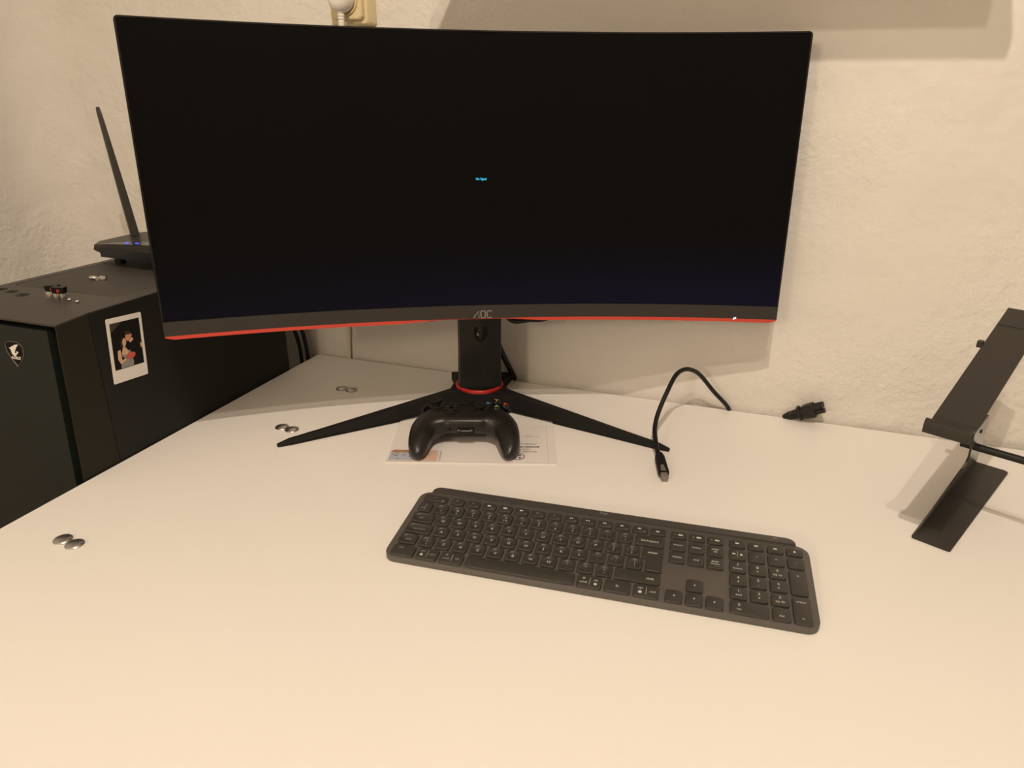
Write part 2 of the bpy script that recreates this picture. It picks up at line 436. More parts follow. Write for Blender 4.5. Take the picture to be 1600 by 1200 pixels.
# logo: three letters drawn as strokes
def on_chin(v, t0, h0, d=-.0026): return [mp(t0+x, h0+y, d) for x, y, z in v]
lg = MB()
for st, wd in (([(-.0125, .0), (-.0052, .0095), (-.0052, .0)], .0017), ([(-.0040+.0, .0085)] and [(-.0024, .0012), (-.0024, .0083), (-.0014, .0095), (.0026, .0095), (.0036, .0083), (.0036, .0012), (.0026, 0), (-.0014, 0), (-.0024, .0012)], .0017), ([(.0124, .0083), (.0112, .0095), (.0076, .0095), (.0062, .0083), (.0062, .0012), (.0076, 0), (.0112, 0), (.0124, .0012)], .0017)):
    v, f = ribbon(st, wd); lg.add(on_chin(v, 0, .0055), f)
lgo = lg.build('logo', M['logo_grey'], chin); lgo['label'] = 'grey AOC lettering'
b = MB(); b.loft([[mp(t, lo_, -.0034), mp(t, lo_+.0022, -.0034), mp(t, lo_+.0022, -.001), mp(t, lo_, -.001)] for t, lo_ in ((.3470, .0033), (.3505, .0048))])
b.build('power_light', M['led_white'], mon)
# 'No Signal' shown by the panel
tm = text_mesh('No Signal', .0036, M['osd'], bold=.00008)
me = tm.copy()
for v in me.vertices: v.co = mp(v.co.x, .1905+v.co.y*1.15, -.0008)
o = link('no_signal_message', me, scr); o['label'] = 'tiny cyan No Signal text'
# stand: base hub at (.004,.114) in monitor axes, swivelled
HX, HY, SW = .004, .114, R(-7.5)
def bp(x, y, z):
    c, s = math.cos(SW), math.sin(SW); return (HX+c*x-s*y, HY+s*x+c*y, z+.0004)
for sgn in (-1, 1):
    ang = R(270)+sgn*R(56.0); d = Vector((math.cos(ang), math.sin(ang))); nb = Vector((-d.y, d.x))*(1 if sgn > 0 else -1)
    # nb points to the rear edge of the leg
    secs = [(-.005, .030, .027, .020, .026, .004, .012), (.05, .024, .021, .0175, .0225, .004, .012), (.148, .0165, .0145, .0135, .0165, .0035, .008), (.150, .0165, .0145, .0135, .0165, .0, .006), (.26, .0085, .007, .009, .0105, 0, .003), (.310, .0055, .0045, .007, .0080, 0, .002), (.328, .0025, .002, .004, .0045, 0, .001)]
    rings = []
    for s_, wb, wt, zb, zr, zf, rd in secs:
        pts = [(wb, zf), (wt, zb), (-wb*.25, zr), (-wb*.95, zf+.3*(zr-zf)), (-wb, zf)]
        ring = []
        for wv, z in pts:
            q = d*s_+nb*wv; ring.append(bp(q.x, q.y, z))
        rings.append(ring)
    MB().loft(rings).build('front_leg', M['black_matte'], mon)
hub = MB()
poly = [(-.040, -.036), (.040, -.036), (.046, -.01), (.040, .03), (-.040, .03), (-.046, -.01)]
hub.add([bp(x, y, 0.003) for x, y in poly]+[bp(x*.98, y*.98, .0215) for x, y in poly], [tuple(range(5, -1, -1)), tuple(range(6, 12))]+[(i, (i+1) % 6, (i+1) % 6+6, i+6) for i in range(6)])
hub.build('base_hub', M['black_matte'], mon)
rear = MB(); poly = [(-.034, .02), (.034, .02), (.052, .078), (.050, .083), (.044, .084), (-.044, .084), (-.050, .083), (-.052, .078)]
rear.add([bp(x, y, 0) for x, y in poly]+[bp(x, y, .0185-.09*(y-.02)) for x, y in poly], [tuple(range(7, -1, -1)), tuple(range(8, 16))]+[(i, (i+1) % 8, (i+1) % 8+8, i+8) for i in range(8)])
rear.build('rear_foot', M['black_matte'], mon)
ring = MB(); N = 48
rr = [(.0345, .0210), (.0380, .0213), (.0386, .0250), (.0370, .0266), (.0345, .0266)]
ring.loft([[bp(r_*math.cos(2*pi*i/N), r_*math.sin(2*pi*i/N)*.98, z) for r_, z in rr] for i in range(N)]+[[bp(r_, 0, z) for r_, z in rr]], cap=False)
ring.build('red_ring', M['red_dark'], mon, True)
# column: two front facets, sides, back
colm = MB()
sec = [(-.0325, -.004), (-.030, -.020), (.0015, -.0285), (.0330, -.020), (.0355, -.004), (.033, .024), (-.030, .024)]
colm.loft([[(HX-.001+x*1.03, HY+y, .0225) for x, y in sec], [(HX-.001+x, HY+y, .075) for x, y in sec], [(HX-.001+x, HY+y, .30) for x, y in sec]])
co = colm.build('column', M['black'], mon)
hx = MB(); hexp = [(-.0095, .012), (.0095, .012), (.0112, .0), (.006, -.0085), (-.001, -.0125), (-.008, -.0065), (-.0105, .002)]
hx.prism(hexp, 0, 1, lambda x, y, z: (HX+.0+x, HY-.0297+(.006 if z else 0)+abs(x-.0005)*.25, .117+y))
hole = hx.build('cable_opening', M['deep_black'], co); hole['label'] = 'dark faceted cable opening at the top of the column'
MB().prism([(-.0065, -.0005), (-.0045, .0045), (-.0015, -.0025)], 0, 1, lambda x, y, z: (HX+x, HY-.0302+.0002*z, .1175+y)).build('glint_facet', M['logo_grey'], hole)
MB().box(HX-.05, HX+.05, .044, .095, .245, .335, .004).build('arm_mount', M['black_matte'], mon)

# hanging cables behind the monitor
def cable(name, pts, r, m, label, cat='cable', n=10, sub=8):
    base = pts[0]; e = empty(name, base)
    MB().tube([Vector(p)-Vector(base) for p in pts], r, n, sub).build('cord', m, e, True, R(80))
    return tag(e, label, cat)
def mw_(x, y, z):
    c, s = math.cos(MA), math.sin(MA); return (MX+c*x-s*y, MY+s*x+c*y, z)
cable('monitor_cable', [mw_(.03, .085, .22), mw_(.045, .08, .146), mw_(.08, .076, .1420), mw_(.105, .074, .1450), mw_(.13, .070, .168), mw_(.14, .05, .23)], .0042, M['cable'], 'black cable sagging just below the monitor right of the column')
cable('monitor_cable', [mw_(-.13, .055, .22), mw_(-.095, .065, .170), mw_(-.078, .07, .1500), mw_(-.060, .075, .152), mw_(-.045, .09, .18)], .0040, M['cable'], 'short black cable loop dipping below the monitor left of the column')
cable('monitor_cable', [mw_(.015, .150, .20), mw_(.024, .152, .12), mw_(.038, .156, .08), mw_(.052, .168, .045), mw_(.066, .185, .014), mw_(.078, .2020, -.02), mw_(.085, .2095, -.10)], .0048, M['cable'], 'thick black cable running down behind the monitor column')

# ================================================================== KEYBOARD
KX, KY, KA = -.09195, -.46886, .07412
kb = tag(empty('keyboard', (KX, KY, 0), KA), 'dark graphite full-size wireless keyboard with round-dished keys', 'keyboard')
SL = .085; KT = math.atan(SL)
def kz(v): return .0133+SL*v/1000
pl = [(x, y) for x, y in rrect(-43.5, 387.5, -67.5, 51.0, 13, 7)]
def kp(x, y, dz=0): return (x/1000, y/1000, kz(y)+dz/1000)
p1 = inset(pl, 1.0)
mb = MB(); mb.loft([[(x/1000, y/1000, .0006) for x, y in inset(pl, 1.2)], [(x/1000, y/1000, .0022) for x, y in pl], [kp(x, y, -1.0) for x, y in pl], [kp(x, y, -.3) for x, y in inset(pl, .3)], [kp(x, y, 0) for x, y in p1]])
mb.build('case', M['kb_plate'], kb, True, R(28))
bl = rrect(-32.0, 375.5, 50.5, 62.5, 9, 6, rs=(.5, 9, 9, .5))
def bsh(d): return [(171.75+(x-171.75)*(1-d/203.7), 50.5+(y-50.5)*(1-d/12)) for x, y in bl]
mb = MB(); mb.loft([[(x/1000, y/1000, .0006) for x, y in bl], [(x/1000, y/1000, .0168) for x, y in bl], [(x/1000, y/1000, .0186) for x, y in bsh(.5)], [(x/1000, y/1000, .0194) for x, y in bsh(1.4)], [(x/1000, y/1000, .0197) for x, y in bsh(3)]])
bar = mb.build('battery_bar', M['kb_bar'], kb, True, R(28))
o = link('logo', text_mesh('logi', .0062, M['legend_dim']), bar, (.1716, .0562, .0200)); o['label'] = 'faint grey logi lettering'
MB().box(.352, .356, .0560, .0568, .0197, .0199).build('status_light', M['legend_dim'], bar)

_key = {}
def cast(hw, hd, r, dx, dy):
    """point of a rounded rectangle (half sizes hw, hd, corner r) in the direction dx, dy"""
    lo, hi = 0.0, 2.0
    for _ in range(30):
        t = (lo+hi)/2; qx = max(abs(dx*t)-hw+r, 0); qy = max(abs(dy*t)-hd+r, 0)
        if math.hypot(qx, qy) <= r: lo = t
        else: hi = t
    return (dx*lo, dy*lo)
def key_mesh(wd, dp, dish, tr=2.4):
    k = (round(wd, 2), round(dp, 2), dish)
    if k in _key: return _key[k]
    hw, hd = wd/2, dp/2; b = MB(); NN = 40
    ax_ = [(hw*1.02*math.cos(2*pi*(i+.5)/NN), hd*1.02*math.sin(2*pi*(i+.5)/NN)) for i in range(NN)]
    def rg_(h1, h2, r, z): return [(x/1000, y/1000, z/1000) for x, y in (cast(h1, h2, r, dx, dy) for dx, dy in ax_)]
    rg = [rg_(hw, hd, tr, -.4), rg_(hw-.1, hd-.1, tr, 2.0), rg_(hw-.45, hd-.45, tr-.2, 2.55), rg_(hw-.9, hd-.9, tr-.5, 2.7)]
    if dish:
        r_ = min(hw, hd)-1.75; ex = hw-1.75-r_; ey = hd-1.75-r_
        for sc, z in ((1.0, 2.68), (.96, 2.35), (.84, 1.80), (.60, 1.22), (.35, .92), (.12, .82)):
            rg.append(rg_(ex+r_*sc, ey+r_*sc, r_*sc*.995, z))
    b.loft(rg); me = b.mesh('key', M['key'], True, R(32)); _key[k] = me; return me
def key(x0, x1, v, dp=16.6, dish=False, leg=(), v1=None):
    wd = x1-x0; cx = (x0+x1)/2
    me = key_mesh(wd, dp, dish)
    o = link('key', me, kb, (cx/1000, v/1000, kz(v)), (KT, 0, 0))
    zz = (1.30 if dish else 2.76)/1000
    for it in leg:
        t, dx, dy, sz = it[:4]; m = it[4] if len(it) > 4 else M['legend']
        if isinstance(t, str): lm = text_mesh(t, sz/1000, m)
        else: lm = icon(t[0], sz/1000, m)
        link('legend', lm, o, (dx/1000, dy/1000, zz))
    return o
_ico = {}
def icon(kind, s, m):
    k = (kind, round(s, 6), m.name)
    if k in _ico: return _ico[k]
    b = MB()
    def poly(p): b.add([(x*s, y*s, 0) for x, y in p], [tuple(range(len(p)))])
    def disc(r, cx=0, cy=0, n=12): poly([(cx+r*math.cos(2*pi*i/n), cy+r*math.sin(2*pi*i/n)) for i in range(n)])
    if kind == 'up': poly([(-.5, -.4), (.5, -.4), (0, .5)])
    elif kind == 'down': poly([(-.5, .4), (0, -.5), (.5, .4)])
    elif kind == 'left': poly([(-.5, 0), (.4, -.5), (.4, .5)])
    elif kind == 'right': poly([(.5, 0), (-.4, .5), (-.4, -.5)])
    elif kind == 'dot': disc(.5)
    elif kind == 'bar': poly([(-.025, -.5), (.025, -.5), (.025, .5), (-.025, .5)])
    elif kind == 'rect': poly([(-.6, -.35), (.6, -.35), (.6, .35), (-.6, .35)])
    elif kind == 'wide': poly([(-.7, -.18), (.7, -.18), (.7, .18), (-.7, .18)])
    elif kind == 'speaker': poly([(-.6, -.2), (-.25, -.2), (.1, -.5), (.1, .5), (-.25, .2), (-.6, .2)]); poly([(.25, -.25), (.4, -.25), (.4, .25), (.25, .25)])
    elif kind == 'prev': poly([(-.7, 0), (0, -.4), (0, .4)]); poly([(0, 0), (.7, -.4), (.7, .4)])
    elif kind == 'next': poly([(.7, 0), (0, .4), (0, -.4)]); poly([(0, 0), (-.7, .4), (-.7, -.4)])
    elif kind == 'play': poly([(.1, 0), (-.7, .4), (-.7, -.4)]); poly([(.2, -.4), (.35, -.4), (.35, .4), (.2, .4)]); poly([(.5, -.4), (.65, -.4), (.65, .4), (.5, .4)])
    elif kind == 'lock': poly([(-.4, -.5), (.4, -.5), (.4, .1), (-.4, .1)]); poly([(-.25, .1), (.25, .1), (.2, .45), (-.2, .45)])
    elif kind == 'easy': poly([(-.5, -.3), (.25, -.3), (.25, .3), (-.5, .3)]); poly([(.35, -.4), (.8, 0), (.35, .4)])
    elif kind == 'sun': disc(.3); poly([(-.6, -.06), (.6, -.06), (.6, .06), (-.6, .06)]); poly([(-.06, -.6), (.06, -.6), (.06, .6), (-.06, .6)])
    me = b.mesh('legend', m); _ico[k] = me; return me
W_ = 16.5; H_ = W_/2
LD = M['legend_dim']
# function row (half-height)
FH = 11.2; FV = 36.6
key(-36, -7.4, FV, FH, leg=[('esc', -1.5, 1.5, 3.2, LD), (('lock',), 9.5, -3, 2.4, LD)])
fic = [(('sun',), 2.6), (('sun',), 2.4), (('rect',), 3.2), (('rect',), 3.6), (('rect',), 3.0), (('wide',), 2.6), (('sun',), 2.2), (('prev',), 3.0), (('play',), 3.0), (('next',), 3.0), (('speaker',), 3.6), (('speaker',), 3.6)]
for i in range(12):
    c = 5+19*i
    key(c-H_, c+H_, FV, FH, leg=[(fic[i][0], -.5, .9, fic[i][1], LD if i in (0, 1, 5, 6) else M['legend']), ('F%d' % (i+1), 4.6, -3.2, 2.1, LD)])
key(233-H_, 241.2, FV, FH, leg=[(('speaker',), 0, 0, 3.8)])
# number row
NV = 19.4
key(-36, -20.2, NV, dish=False, leg=[('*', -3.4, 2.6, 3, LD), ('@', -3.4, -2.8, 2.6, LD), (('bar',), 0, 0, 11, LD), ('~', 3.5, 2.4, 3, LD), ('`', 3.5, -2.6, 3.4, LD)])
for i, (a, b_) in enumerate(zip('!@#$%^&*()_+', '1234567890-=')):
    c = -9.4+19*i
    key(c-H_, c+H_, NV, dish=True, leg=[(a, .2, 2.2, 3.4), (b_+(' \u20ac' if b_ == '5' else ''), .2, -2.4, 3.4)])
key(210.6, 241.2, NV, leg=[('backspace', 0, -.5, 4.6)])
for v, st, chars in ((0, 0, 'QWERTYUIOP'), (-19, 4.75, 'ASDFGHJKL'), (-38, 14.25, 'ZXCVBNM')):
    for i, ch in enumerate(chars):
        c = st+19*i
        key(c-H_, c+H_, v, dish=True, leg=[(ch, 0, 0, 5.0)])
for i, (a, b_) in enumerate(('{[', '}]')):
    c = 190+19*i; key(c-H_, c+H_, 0, dish=True, leg=[(a, 0, 2.5, 3.8), (b_, 0, -2.5, 3.8)])
for i, (a, b_) in enumerate((':;', '"\'', '|\\')):
    c = 4.75+19*(9+i); key(c-H_, c+H_, -19, dish=True, leg=[(a, 0, 2.5, 3.6), (b_, 0, -2.3, 3.8)])
for i, (a, b_) in enumerate(('<,', '>.', '?/')):
    c = 14.25+19*(7+i); key(c-H_, c+H_, -38, dish=True, leg=[(a, 0, 2.5, 3.6), (b_, 0, -2.3, 3.8)])
key(-36, -10.7, 0, dish=True, leg=[('tab', -2.5, 0, 4.0, LD)])
key(-36, -6.0, -19, dish=True, leg=[('caps lock', 0, 0, 3.8, LD)])
key(-36, -15.5, -38, dish=True, leg=[('shift', 0, 0, 4.0, LD)])
key(-13, 3.5, -38, dish=True, leg=[('~', -3.3, 2.4, 3, LD), ('`', -3.3, -2.6, 3.4, LD), (('bar',), 0, 0, 10, LD), ('|', 3.3, 2.6, 3, LD), ('\\', 3.3, -2.6, 3, LD)])
key(195.8, 241.2, -38, leg=[('shift', 12.5, -1.5, 4.6)])
# tall L-shaped enter key
ep = [(224.4, -27.3), (241.2, -27.3), (241.2, 8.3), (219.8, 8.3), (219.8, -8.2), (224.4, -8.2)]
epr = []
for i in range(6):
    a = Vector(ep[i-1]); b_ = Vector(ep[i]); c_ = Vector(ep[(i+1) % 6]); r_ = 2.0 if i != 5 else 1.2
    d1 = (a-b_).normalized(); d2 = (c_-b_).normalized()
    for k in range(5):
        u = k/4; q = (1-u)**2*(b_+d1*r_)+2*u*(1-u)*b_+u*u*(b_+d2*r_); epr.append((q.x, q.y))
cy = -9.5
b = MB(); b.loft([[((x-231)/1000, (y-cy)/1000, -.0004) for x, y in epr], [((x-231)/1000, (y-cy)/1000, .0020) for x, y in inset(epr, .1)], [((x-231)/1000, (y-cy)/1000, .0027) for x, y in inset(epr, .75)]])
ek = b.build('key', M['key'], kb, True, R(40), (231/1000, cy/1000, kz(cy)), (KT, 0, 0))
link('legend', text_mesh('enter', .0046, M['legend'], bold=.00005), ek, (-.0005, .0100, .00276))
# bottom row
BV = -57.2
key(-36, -10.6, BV, leg=[('ctrl', -4, 3.2, 4.0, LD)])
key(-8.1, 14.9, BV, leg=[('opt', -5.8, 3.4, 3.8, LD), (('dot',), -5.8, -2.6, 3.2), (('bar',), 0, 0, 10.5, LD), ('start', 5.8, 0, 3.6, LD)])
key(17.4, 42.5, BV, leg=[('\u2318', -5.8, 3.2, 3.4, LD), ('cmd', -5.8, -1.8, 4.0, LD), (('bar',), .4, 0, 10.5, LD), ('alt', 6.4, -.5, 4.0, LD)])
key(45, 158.4, BV)
key(161, 185.7, BV, leg=[('\u2318', -5.6, 3.2, 3.4), ('cmd', -5.6, -2.0, 4.2), (('bar',), .6, 0, 10.5, LD), ('alt', 6.4, 2.6, 4.0), (('dot',), 6.4, -2.8, 3.2)])
key(188.2, 213.8, BV, leg=[('fn', 0, 0, 4.6)])
key(216.3, 241.2, BV, leg=[('opt', -5.6, 3.2, 3.8), (('dot',), -5.6, -2.6, 3.8), (('bar',), .2, 0, 10.5, LD), ('ctrl', 6.4, 0, 4.2)])
# navigation block
for i in range(3):
    c = 255+19*i
    key(c-H_, c+H_, FV, FH, leg=[('%d.' % (i+1), -3.6, 0, 3.0), (('easy',), 1.6, 0, 4.0)])
    for v, names in ((NV, ('insert', 'home', 'page\nup')), (0, ('delete', 'end', 'page\ndown'))):
        key(c-H_, c+H_, v, leg=[(names[i], 0, .6 if '\n' in names[i] else 0, 3.9)])
key(274-H_, 274+H_, -38.2, leg=[(('up',), 0, .4, 2.3)])
for i, kd in enumerate(('left', 'down', 'right')):
    c = 255+19*i; key(c-H_, c+H_, BV, leg=[((kd,), 0, .4, 2.3)])
# number pad
PX = 315.1
for i, ic in enumerate((('rect',), ('rect',), ('rect',), ('lock',))):
    c = PX+19*i; key(c-H_, c+H_, FV, FH, leg=[(ic, 0, .6, 3.0)])
key(PX-H_, PX+H_, NV, leg=[(('rect',), -3.6, 0, 2.6), (('bar',), 0, 0, 10, LD), (('lock',), 3.8, 0, 3.2)])
for i, t in enumerate('/*-'): key(PX+19*(i+1)-H_, PX+19*(i+1)+H_, NV, leg=[(t, 0, 0, 5.0)])
pad = {(0, 0): ('7', 'home'), (0, 1): ('8', 'up'), (0, 2): ('9', 'pg up'), (1, 0): ('4', 'left'), (1, 1): ('5', '_'), (1, 2): ('6', 'right'), (2, 0): ('1', 'end'), (2, 1): ('2', 'down'), (2, 2): ('3', 'pg dn')}
for (r_, c_), (a, s_) in pad.items():
    c = PX+19*c_
    low = ((s_,), 0, -3.0, 2.1) if s_ in ('up', 'down', 'left', 'right') else (s_, 0, -2.9, 3.9)
    key(c-H_, c+H_, -19*r_, leg=[(a, 0, 2.6, 5.0), low])
key(PX-H_, PX+19+H_, BV, leg=[('0', -9.4, 2.6, 5.0), ('ins', -9.4, -2.9, 3.9)])
key(PX+38-H_, PX+38+H_, BV, leg=[('.', 0, 2.8, 5.0), ('del', 0, -2.6, 3.9)])
key(PX+57-H_, PX+57+H_, -9.5, 35.6, leg=[('+', 0, 9, 5.4)])
key(PX+57-H_, PX+57+H_, -47.6, 35.6, leg=[('enter', 0, 10.5, 4.2), ('=', 0, -11.5, 5.0)])

# ================================================================== ENVELOPE
ev = tag(empty('envelope', (-.2327, -.3461, 0), R(18.6)), 'white printed envelope with a picture stamp lying under the game controller', 'envelope')
EW, EH, ET = .2290, .122, .0016
MB().box(0, EW, 0, EH, 0.0001, ET, .0004).build('paper', M['paper'], ev)
flap = MB().add([(.0, .0006, ET+.0002), (EW, .0006, ET+.0002), (EW, .0016, ET+.0002), (.0, .0016, ET+.0002)], [(0, 1, 2, 3)])
flap.add([(EW-.0105, .002, ET+.0002), (EW-.0098, .002, ET+.0002), (EW-.0098, EH-.003, ET+.0002), (EW-.0105, EH-.003, ET+.0002)], [(0, 1, 2, 3)])
flap.build('fold_line', M['paper_line'], ev)
def flat(name, x0, x1, y0, y1, m, parent, z=ET+.0003):
    return MB().add([(x0, y0, z), (x1, y0, z), (x1, y1, z), (x0, y1, z)], [(0, 1, 2, 3)]).build(name, m, parent)
st = flat('picture_stamp', .0035, .037, .006, .031, M['stamp_base'], ev)
MB().add([(x, y, ET+.0004) for x, y in ((.005, .0270), (.012, .0262), (.020, .0275), (.029, .0262), (.037, .0272), (.037, .0345), (.028, .0352), (.018, .0344), (.008, .0350), (.0045, .0325))], [tuple(range(10))]).build('stamp_picture', M['stamp_roof'], st)
random.seed(3)
for k in range(9):
    x_ = .006+random.random()*.028; y_ = .008+random.random()*.015
    flat('stamp_figure', x_, x_+.0012+.002*random.random(), y_, y_+.0012, M['ink'], st, ET+.00045)
for k in range(10):
    x_ = .040+random.random()*.024; y_ = .008+random.random()*.022; v, f = ribbon([(x_, y_), (x_+.003*random.uniform(-1, 1), y_+.003), (x_+.004*random.uniform(-1, 1), y_+.006)], .0005)
    MB().add([(a_, min(b_, .0335), ET+.00045) for a_, b_, _ in v], f).build('stamp_figure', M['skin_red'], st)
flat('stamp_picture', .037, .0685, .005, .034, M['stamp_warm'], st, ET+.0003)
flat('stamp_border', .0025, .0695, .0035, .0045, M['paper_line'], st, ET+.0003)
o = link('stamp_lettering', text_mesh('\u0395\u039b\u039b\u0391\u03a3 HELLAS', .0040, M['ink_grey']), st, (.0722, .019, ET+.0004), (0, 0, R(90)))
# printed sender, upside down to the viewer
lines = [('\u0395\u039b\u039b\u0397\u039d\u0399\u039a\u0397 \u0394\u0397\u039c\u039f\u039a\u03a1\u0391\u03a4\u0399\u0391', .034, .0034, 0), ('\u039d\u039f\u039c\u039f\u03a3 \u0391\u03a4\u03a4\u0399\u039a\u0397\u03a3', .041, .0034, 0), ('\u0394\u0397\u039c\u039f\u03a3 \u0397\u03a1\u0391\u039a\u039b\u0395\u0399\u039f\u03a5', .0485, .0046, .00018), ('\u03a3\u03a4\u0391\u03a5\u03a1\u039f\u03a3 \u039a\u0391\u03a1\u0391', .0575, .0034, 0), ('\u03a4\u039a 141 21', .0640, .0034, 0)]
for k, (t, y, s_, bd) in enumerate(lines):
    xr = (.2035, .194, .2075, .2030, .1830)[k]
    link('printed_line', text_mesh(t, s_*1.15, M['ink'], 'LEFT', bd), ev, (xr, y, ET+.0004), (0, 0, pi))
link('printed_line', text_mesh('\u03a4\u03bc. : \u03a0\u03c1\u03bf\u03c3....................', .0042, M['ink_grey'], 'LEFT'), ev, (.2085, .082, ET+.0004), (0, 0, pi))
em = MB()
for r_, wd in ((.0092, .0007), (.0105, .0004)):
    v, f = ribbon([(r_*math.cos(2*pi*i/32), r_*.95*math.sin(2*pi*i/32)) for i in range(33)], wd); em.add(v, f)
for sx in (-1, 1):
    for sy in (-1, 1):
        em.add([(sx*.0018, sy*.0018, 0), (sx*.0052, sy*.0018, 0), (sx*.0052, sy*.0048, 0), (sx*.0018, sy*.0048, 0)], [(0, 1, 2, 3)])
o = em.build('emblem', M['ink'], ev, loc=(.1765, .0195, ET+.0004)); o['label'] = 'round printed emblem with a white cross'

# ================================================================== GAME CONTROLLER
PZ = ET+.0004
gp = tag(empty('game_controller', (-.1560, -.2495, PZ), R(19.8)), 'black wireless game controller with coloured letter buttons', 'game controller')
gp.scale = (1, 1, .93)
K = [(-58, -66, 4.5, 15, 5), (-59.5, -61, 9, 21, 2), (-61, -52, 13, 28, .5), (-60.5, -38, 15.5, 36, 1.5), (-56.5, -19, 18, 43, 6), (-46, -5, 22.5, 47.5, 10), (-29, 4.0, 27.5, 49, 14), (0, 5.5, 29, 49.5, 15)]
K = K+[(-x, y, w_, a, b_) for x, y, w_, a, b_ in reversed(K[:-1])]
sp_ = []
for i in range(len(K)-1):
    p0 = Vector(K[max(i-1, 0)]); p1_ = Vector(K[i]); p2 = Vector(K[i+1]); p3 = Vector(K[min(i+2, len(K)-1)])
    for k in range(5):
        t = k/5; sp_.append(.5*((2*p1_)+(-p0+p2)*t+(2*p0-5*p1_+4*p2-p3)*t*t+(-p0+3*p1_-3*p2+p3)*t*t*t))
sp_.append(Vector(K[-1]))
SEC = [(-1, .0), (-.98, .28), (-.90, .58), (-.72, .83), (-.42, .97), (-.05, 1.0), (.35, .95), (.66, .84), (.86, .66), (.93, .52), (.97, .25), (.97, -.1), (.88, -.5), (.62, -.85), (.2, -1), (-.3, -1), (-.7, -.82), (-.93, -.42)]
rings = []
for i, q in enumerate(sp_):
    t = sp_[min(i+1, len(sp_)-1)]-sp_[max(i-1, 0)]; tv = Vector((t[0], t[1])).normalized(); nv = Vector((tv.y, -tv.x))  # inner side
    ring = []
    for wn, zn in SEC:
        ring.append(((q[0]+nv.x*wn*q[2])/1000, (q[1]+nv.y*wn*q[2])/1000, (q[4]+(q[3]-q[4])*(zn+1)/2)/1000))
    rings.append(ring)
gb = MB().loft(rings).build('body', M['pad_body'], gp, True, R(75))
# seam ridge between upper shell and inner face
seam = MB().tube([r_[9] for r_ in rings[6:-6]], .0005, 6, 1).build('seam', M['pad_lower'], gb, True)
def topz(y): return .0492
def disc_part(name, x, y, prof, m, n=28, parent=None):
    b = MB(); b.loft([[(x/1000+r_*math.cos(2*pi*i/n)/1000, y/1000+r_*math.sin(2*pi*i/n)/1000, z/1000) for i in range(n)] for r_, z in prof])
    return b.build(name, m, parent or gp, True, R(40))
for (x, y) in ((-41, 19), (20, 2)):
    disc_part('stick_well', x, y, [(11.5, 48), (11.5, 50.0), (10.5, 50.3), (9.6, 49.6), (6, 48.9)], M['pad_lower'])
    s_ = disc_part('thumbstick', x, y, [(4.5, 48), (4.2, 53), (7.0, 55.5), (7.6, 57), (7.4, 58.4), (6.2, 58.8), (5.2, 57.9), (1, 57.5)], M['black'])
disc_part('dpad_well', -20, 2, [(12.0, 48.5), (12.0, 50.0), (11.2, 50.4), (10.6, 49.9), (5, 49.6)], M['pad_lower'])
dp = MB().box(-.0295, -.0105, -.0012, .0052, .0490, .0535, .0008).box(-.0232, -.0168, -.0075, .0115, .0490, .0535, .0008).build('dpad', M['black'], gp)
for nm, x, y, mm in (('X', 31.5, 20.5, 'btn_x'), ('Y', 43.5, 31.0, 'btn_y'), ('A', 43.5, 10.0, 'btn_a'), ('B', 55.5, 20.0, 'btn_b')):
    zt = 49.6 if nm != 'B' else 48.6
    bt = disc_part('button', x, y, [(5.6, zt-4), (5.6, zt+.6), (5.0, zt+1.6), (3.0, zt+2.2), (.5, zt+2.3)], M['router_dark'], 22)
    link('letter', text_mesh(nm, .0085, M[mm], bold=.00025), bt, (x/1000, y/1000, (zt+2.5)/1000))
disc_part('menu_button', 9, 20, [(2.6, 48), (2.6, 50.4), (2.0, 50.9), (.4, 51)], M['black'], 16)
disc_part('menu_button', -9, 20, [(2.6, 48), (2.6, 50.4), (2.0, 50.9), (.4, 51)], M['black'], 16)
disc_part('guide_button', 0, 29, [(6.5, 46), (6.5, 49.0), (5.5, 49.8), (.6, 50)], M['black'], 24)
# port and socket on the front face
fy = -.0224
MB().box(-.010, .013, fy-.0014, fy+.004, .0245, .0325, .0006).build('accessory_port', M['deep_black'], gp)
pt = MB().box(-.0055, .0085, fy-.0018, fy-.001, .0269, .0285)
for x in (-.0085, .0092): pt.box(x-.0012, x+.0012, fy-.0018, fy-.001, .0273, .0298)
pt.build('port_contacts', M['logo_grey'], gp)
MB().cyl((-.020, .0290), .0019, fy-.0010, fy+.003, 16, 'y').build('headset_jack', M['deep_black'], gp)
MB().box(-.030, .030, -.008, .030, .0090, .0185, .003).build('battery_cover', M['pad_lower'], gp)
for sx in (-1, 1):
    MB().prism([(sx*x/1000, y/1000) for x, y in ((12, 33), (40, 33), (56, 25), (60, 16), (64, 20), (58, 32), (42, 39.5), (12, 39))], .036, .0445).build('bumper', M['black'], gp)
    MB().prism([(sx*x/1000, y/1000) for x, y in ((20, 28), (42, 28), (54, 20), (58, 30), (46, 44), (30, 46), (22, 42))], .017, .0345).build('trigger', M['black'], gp)

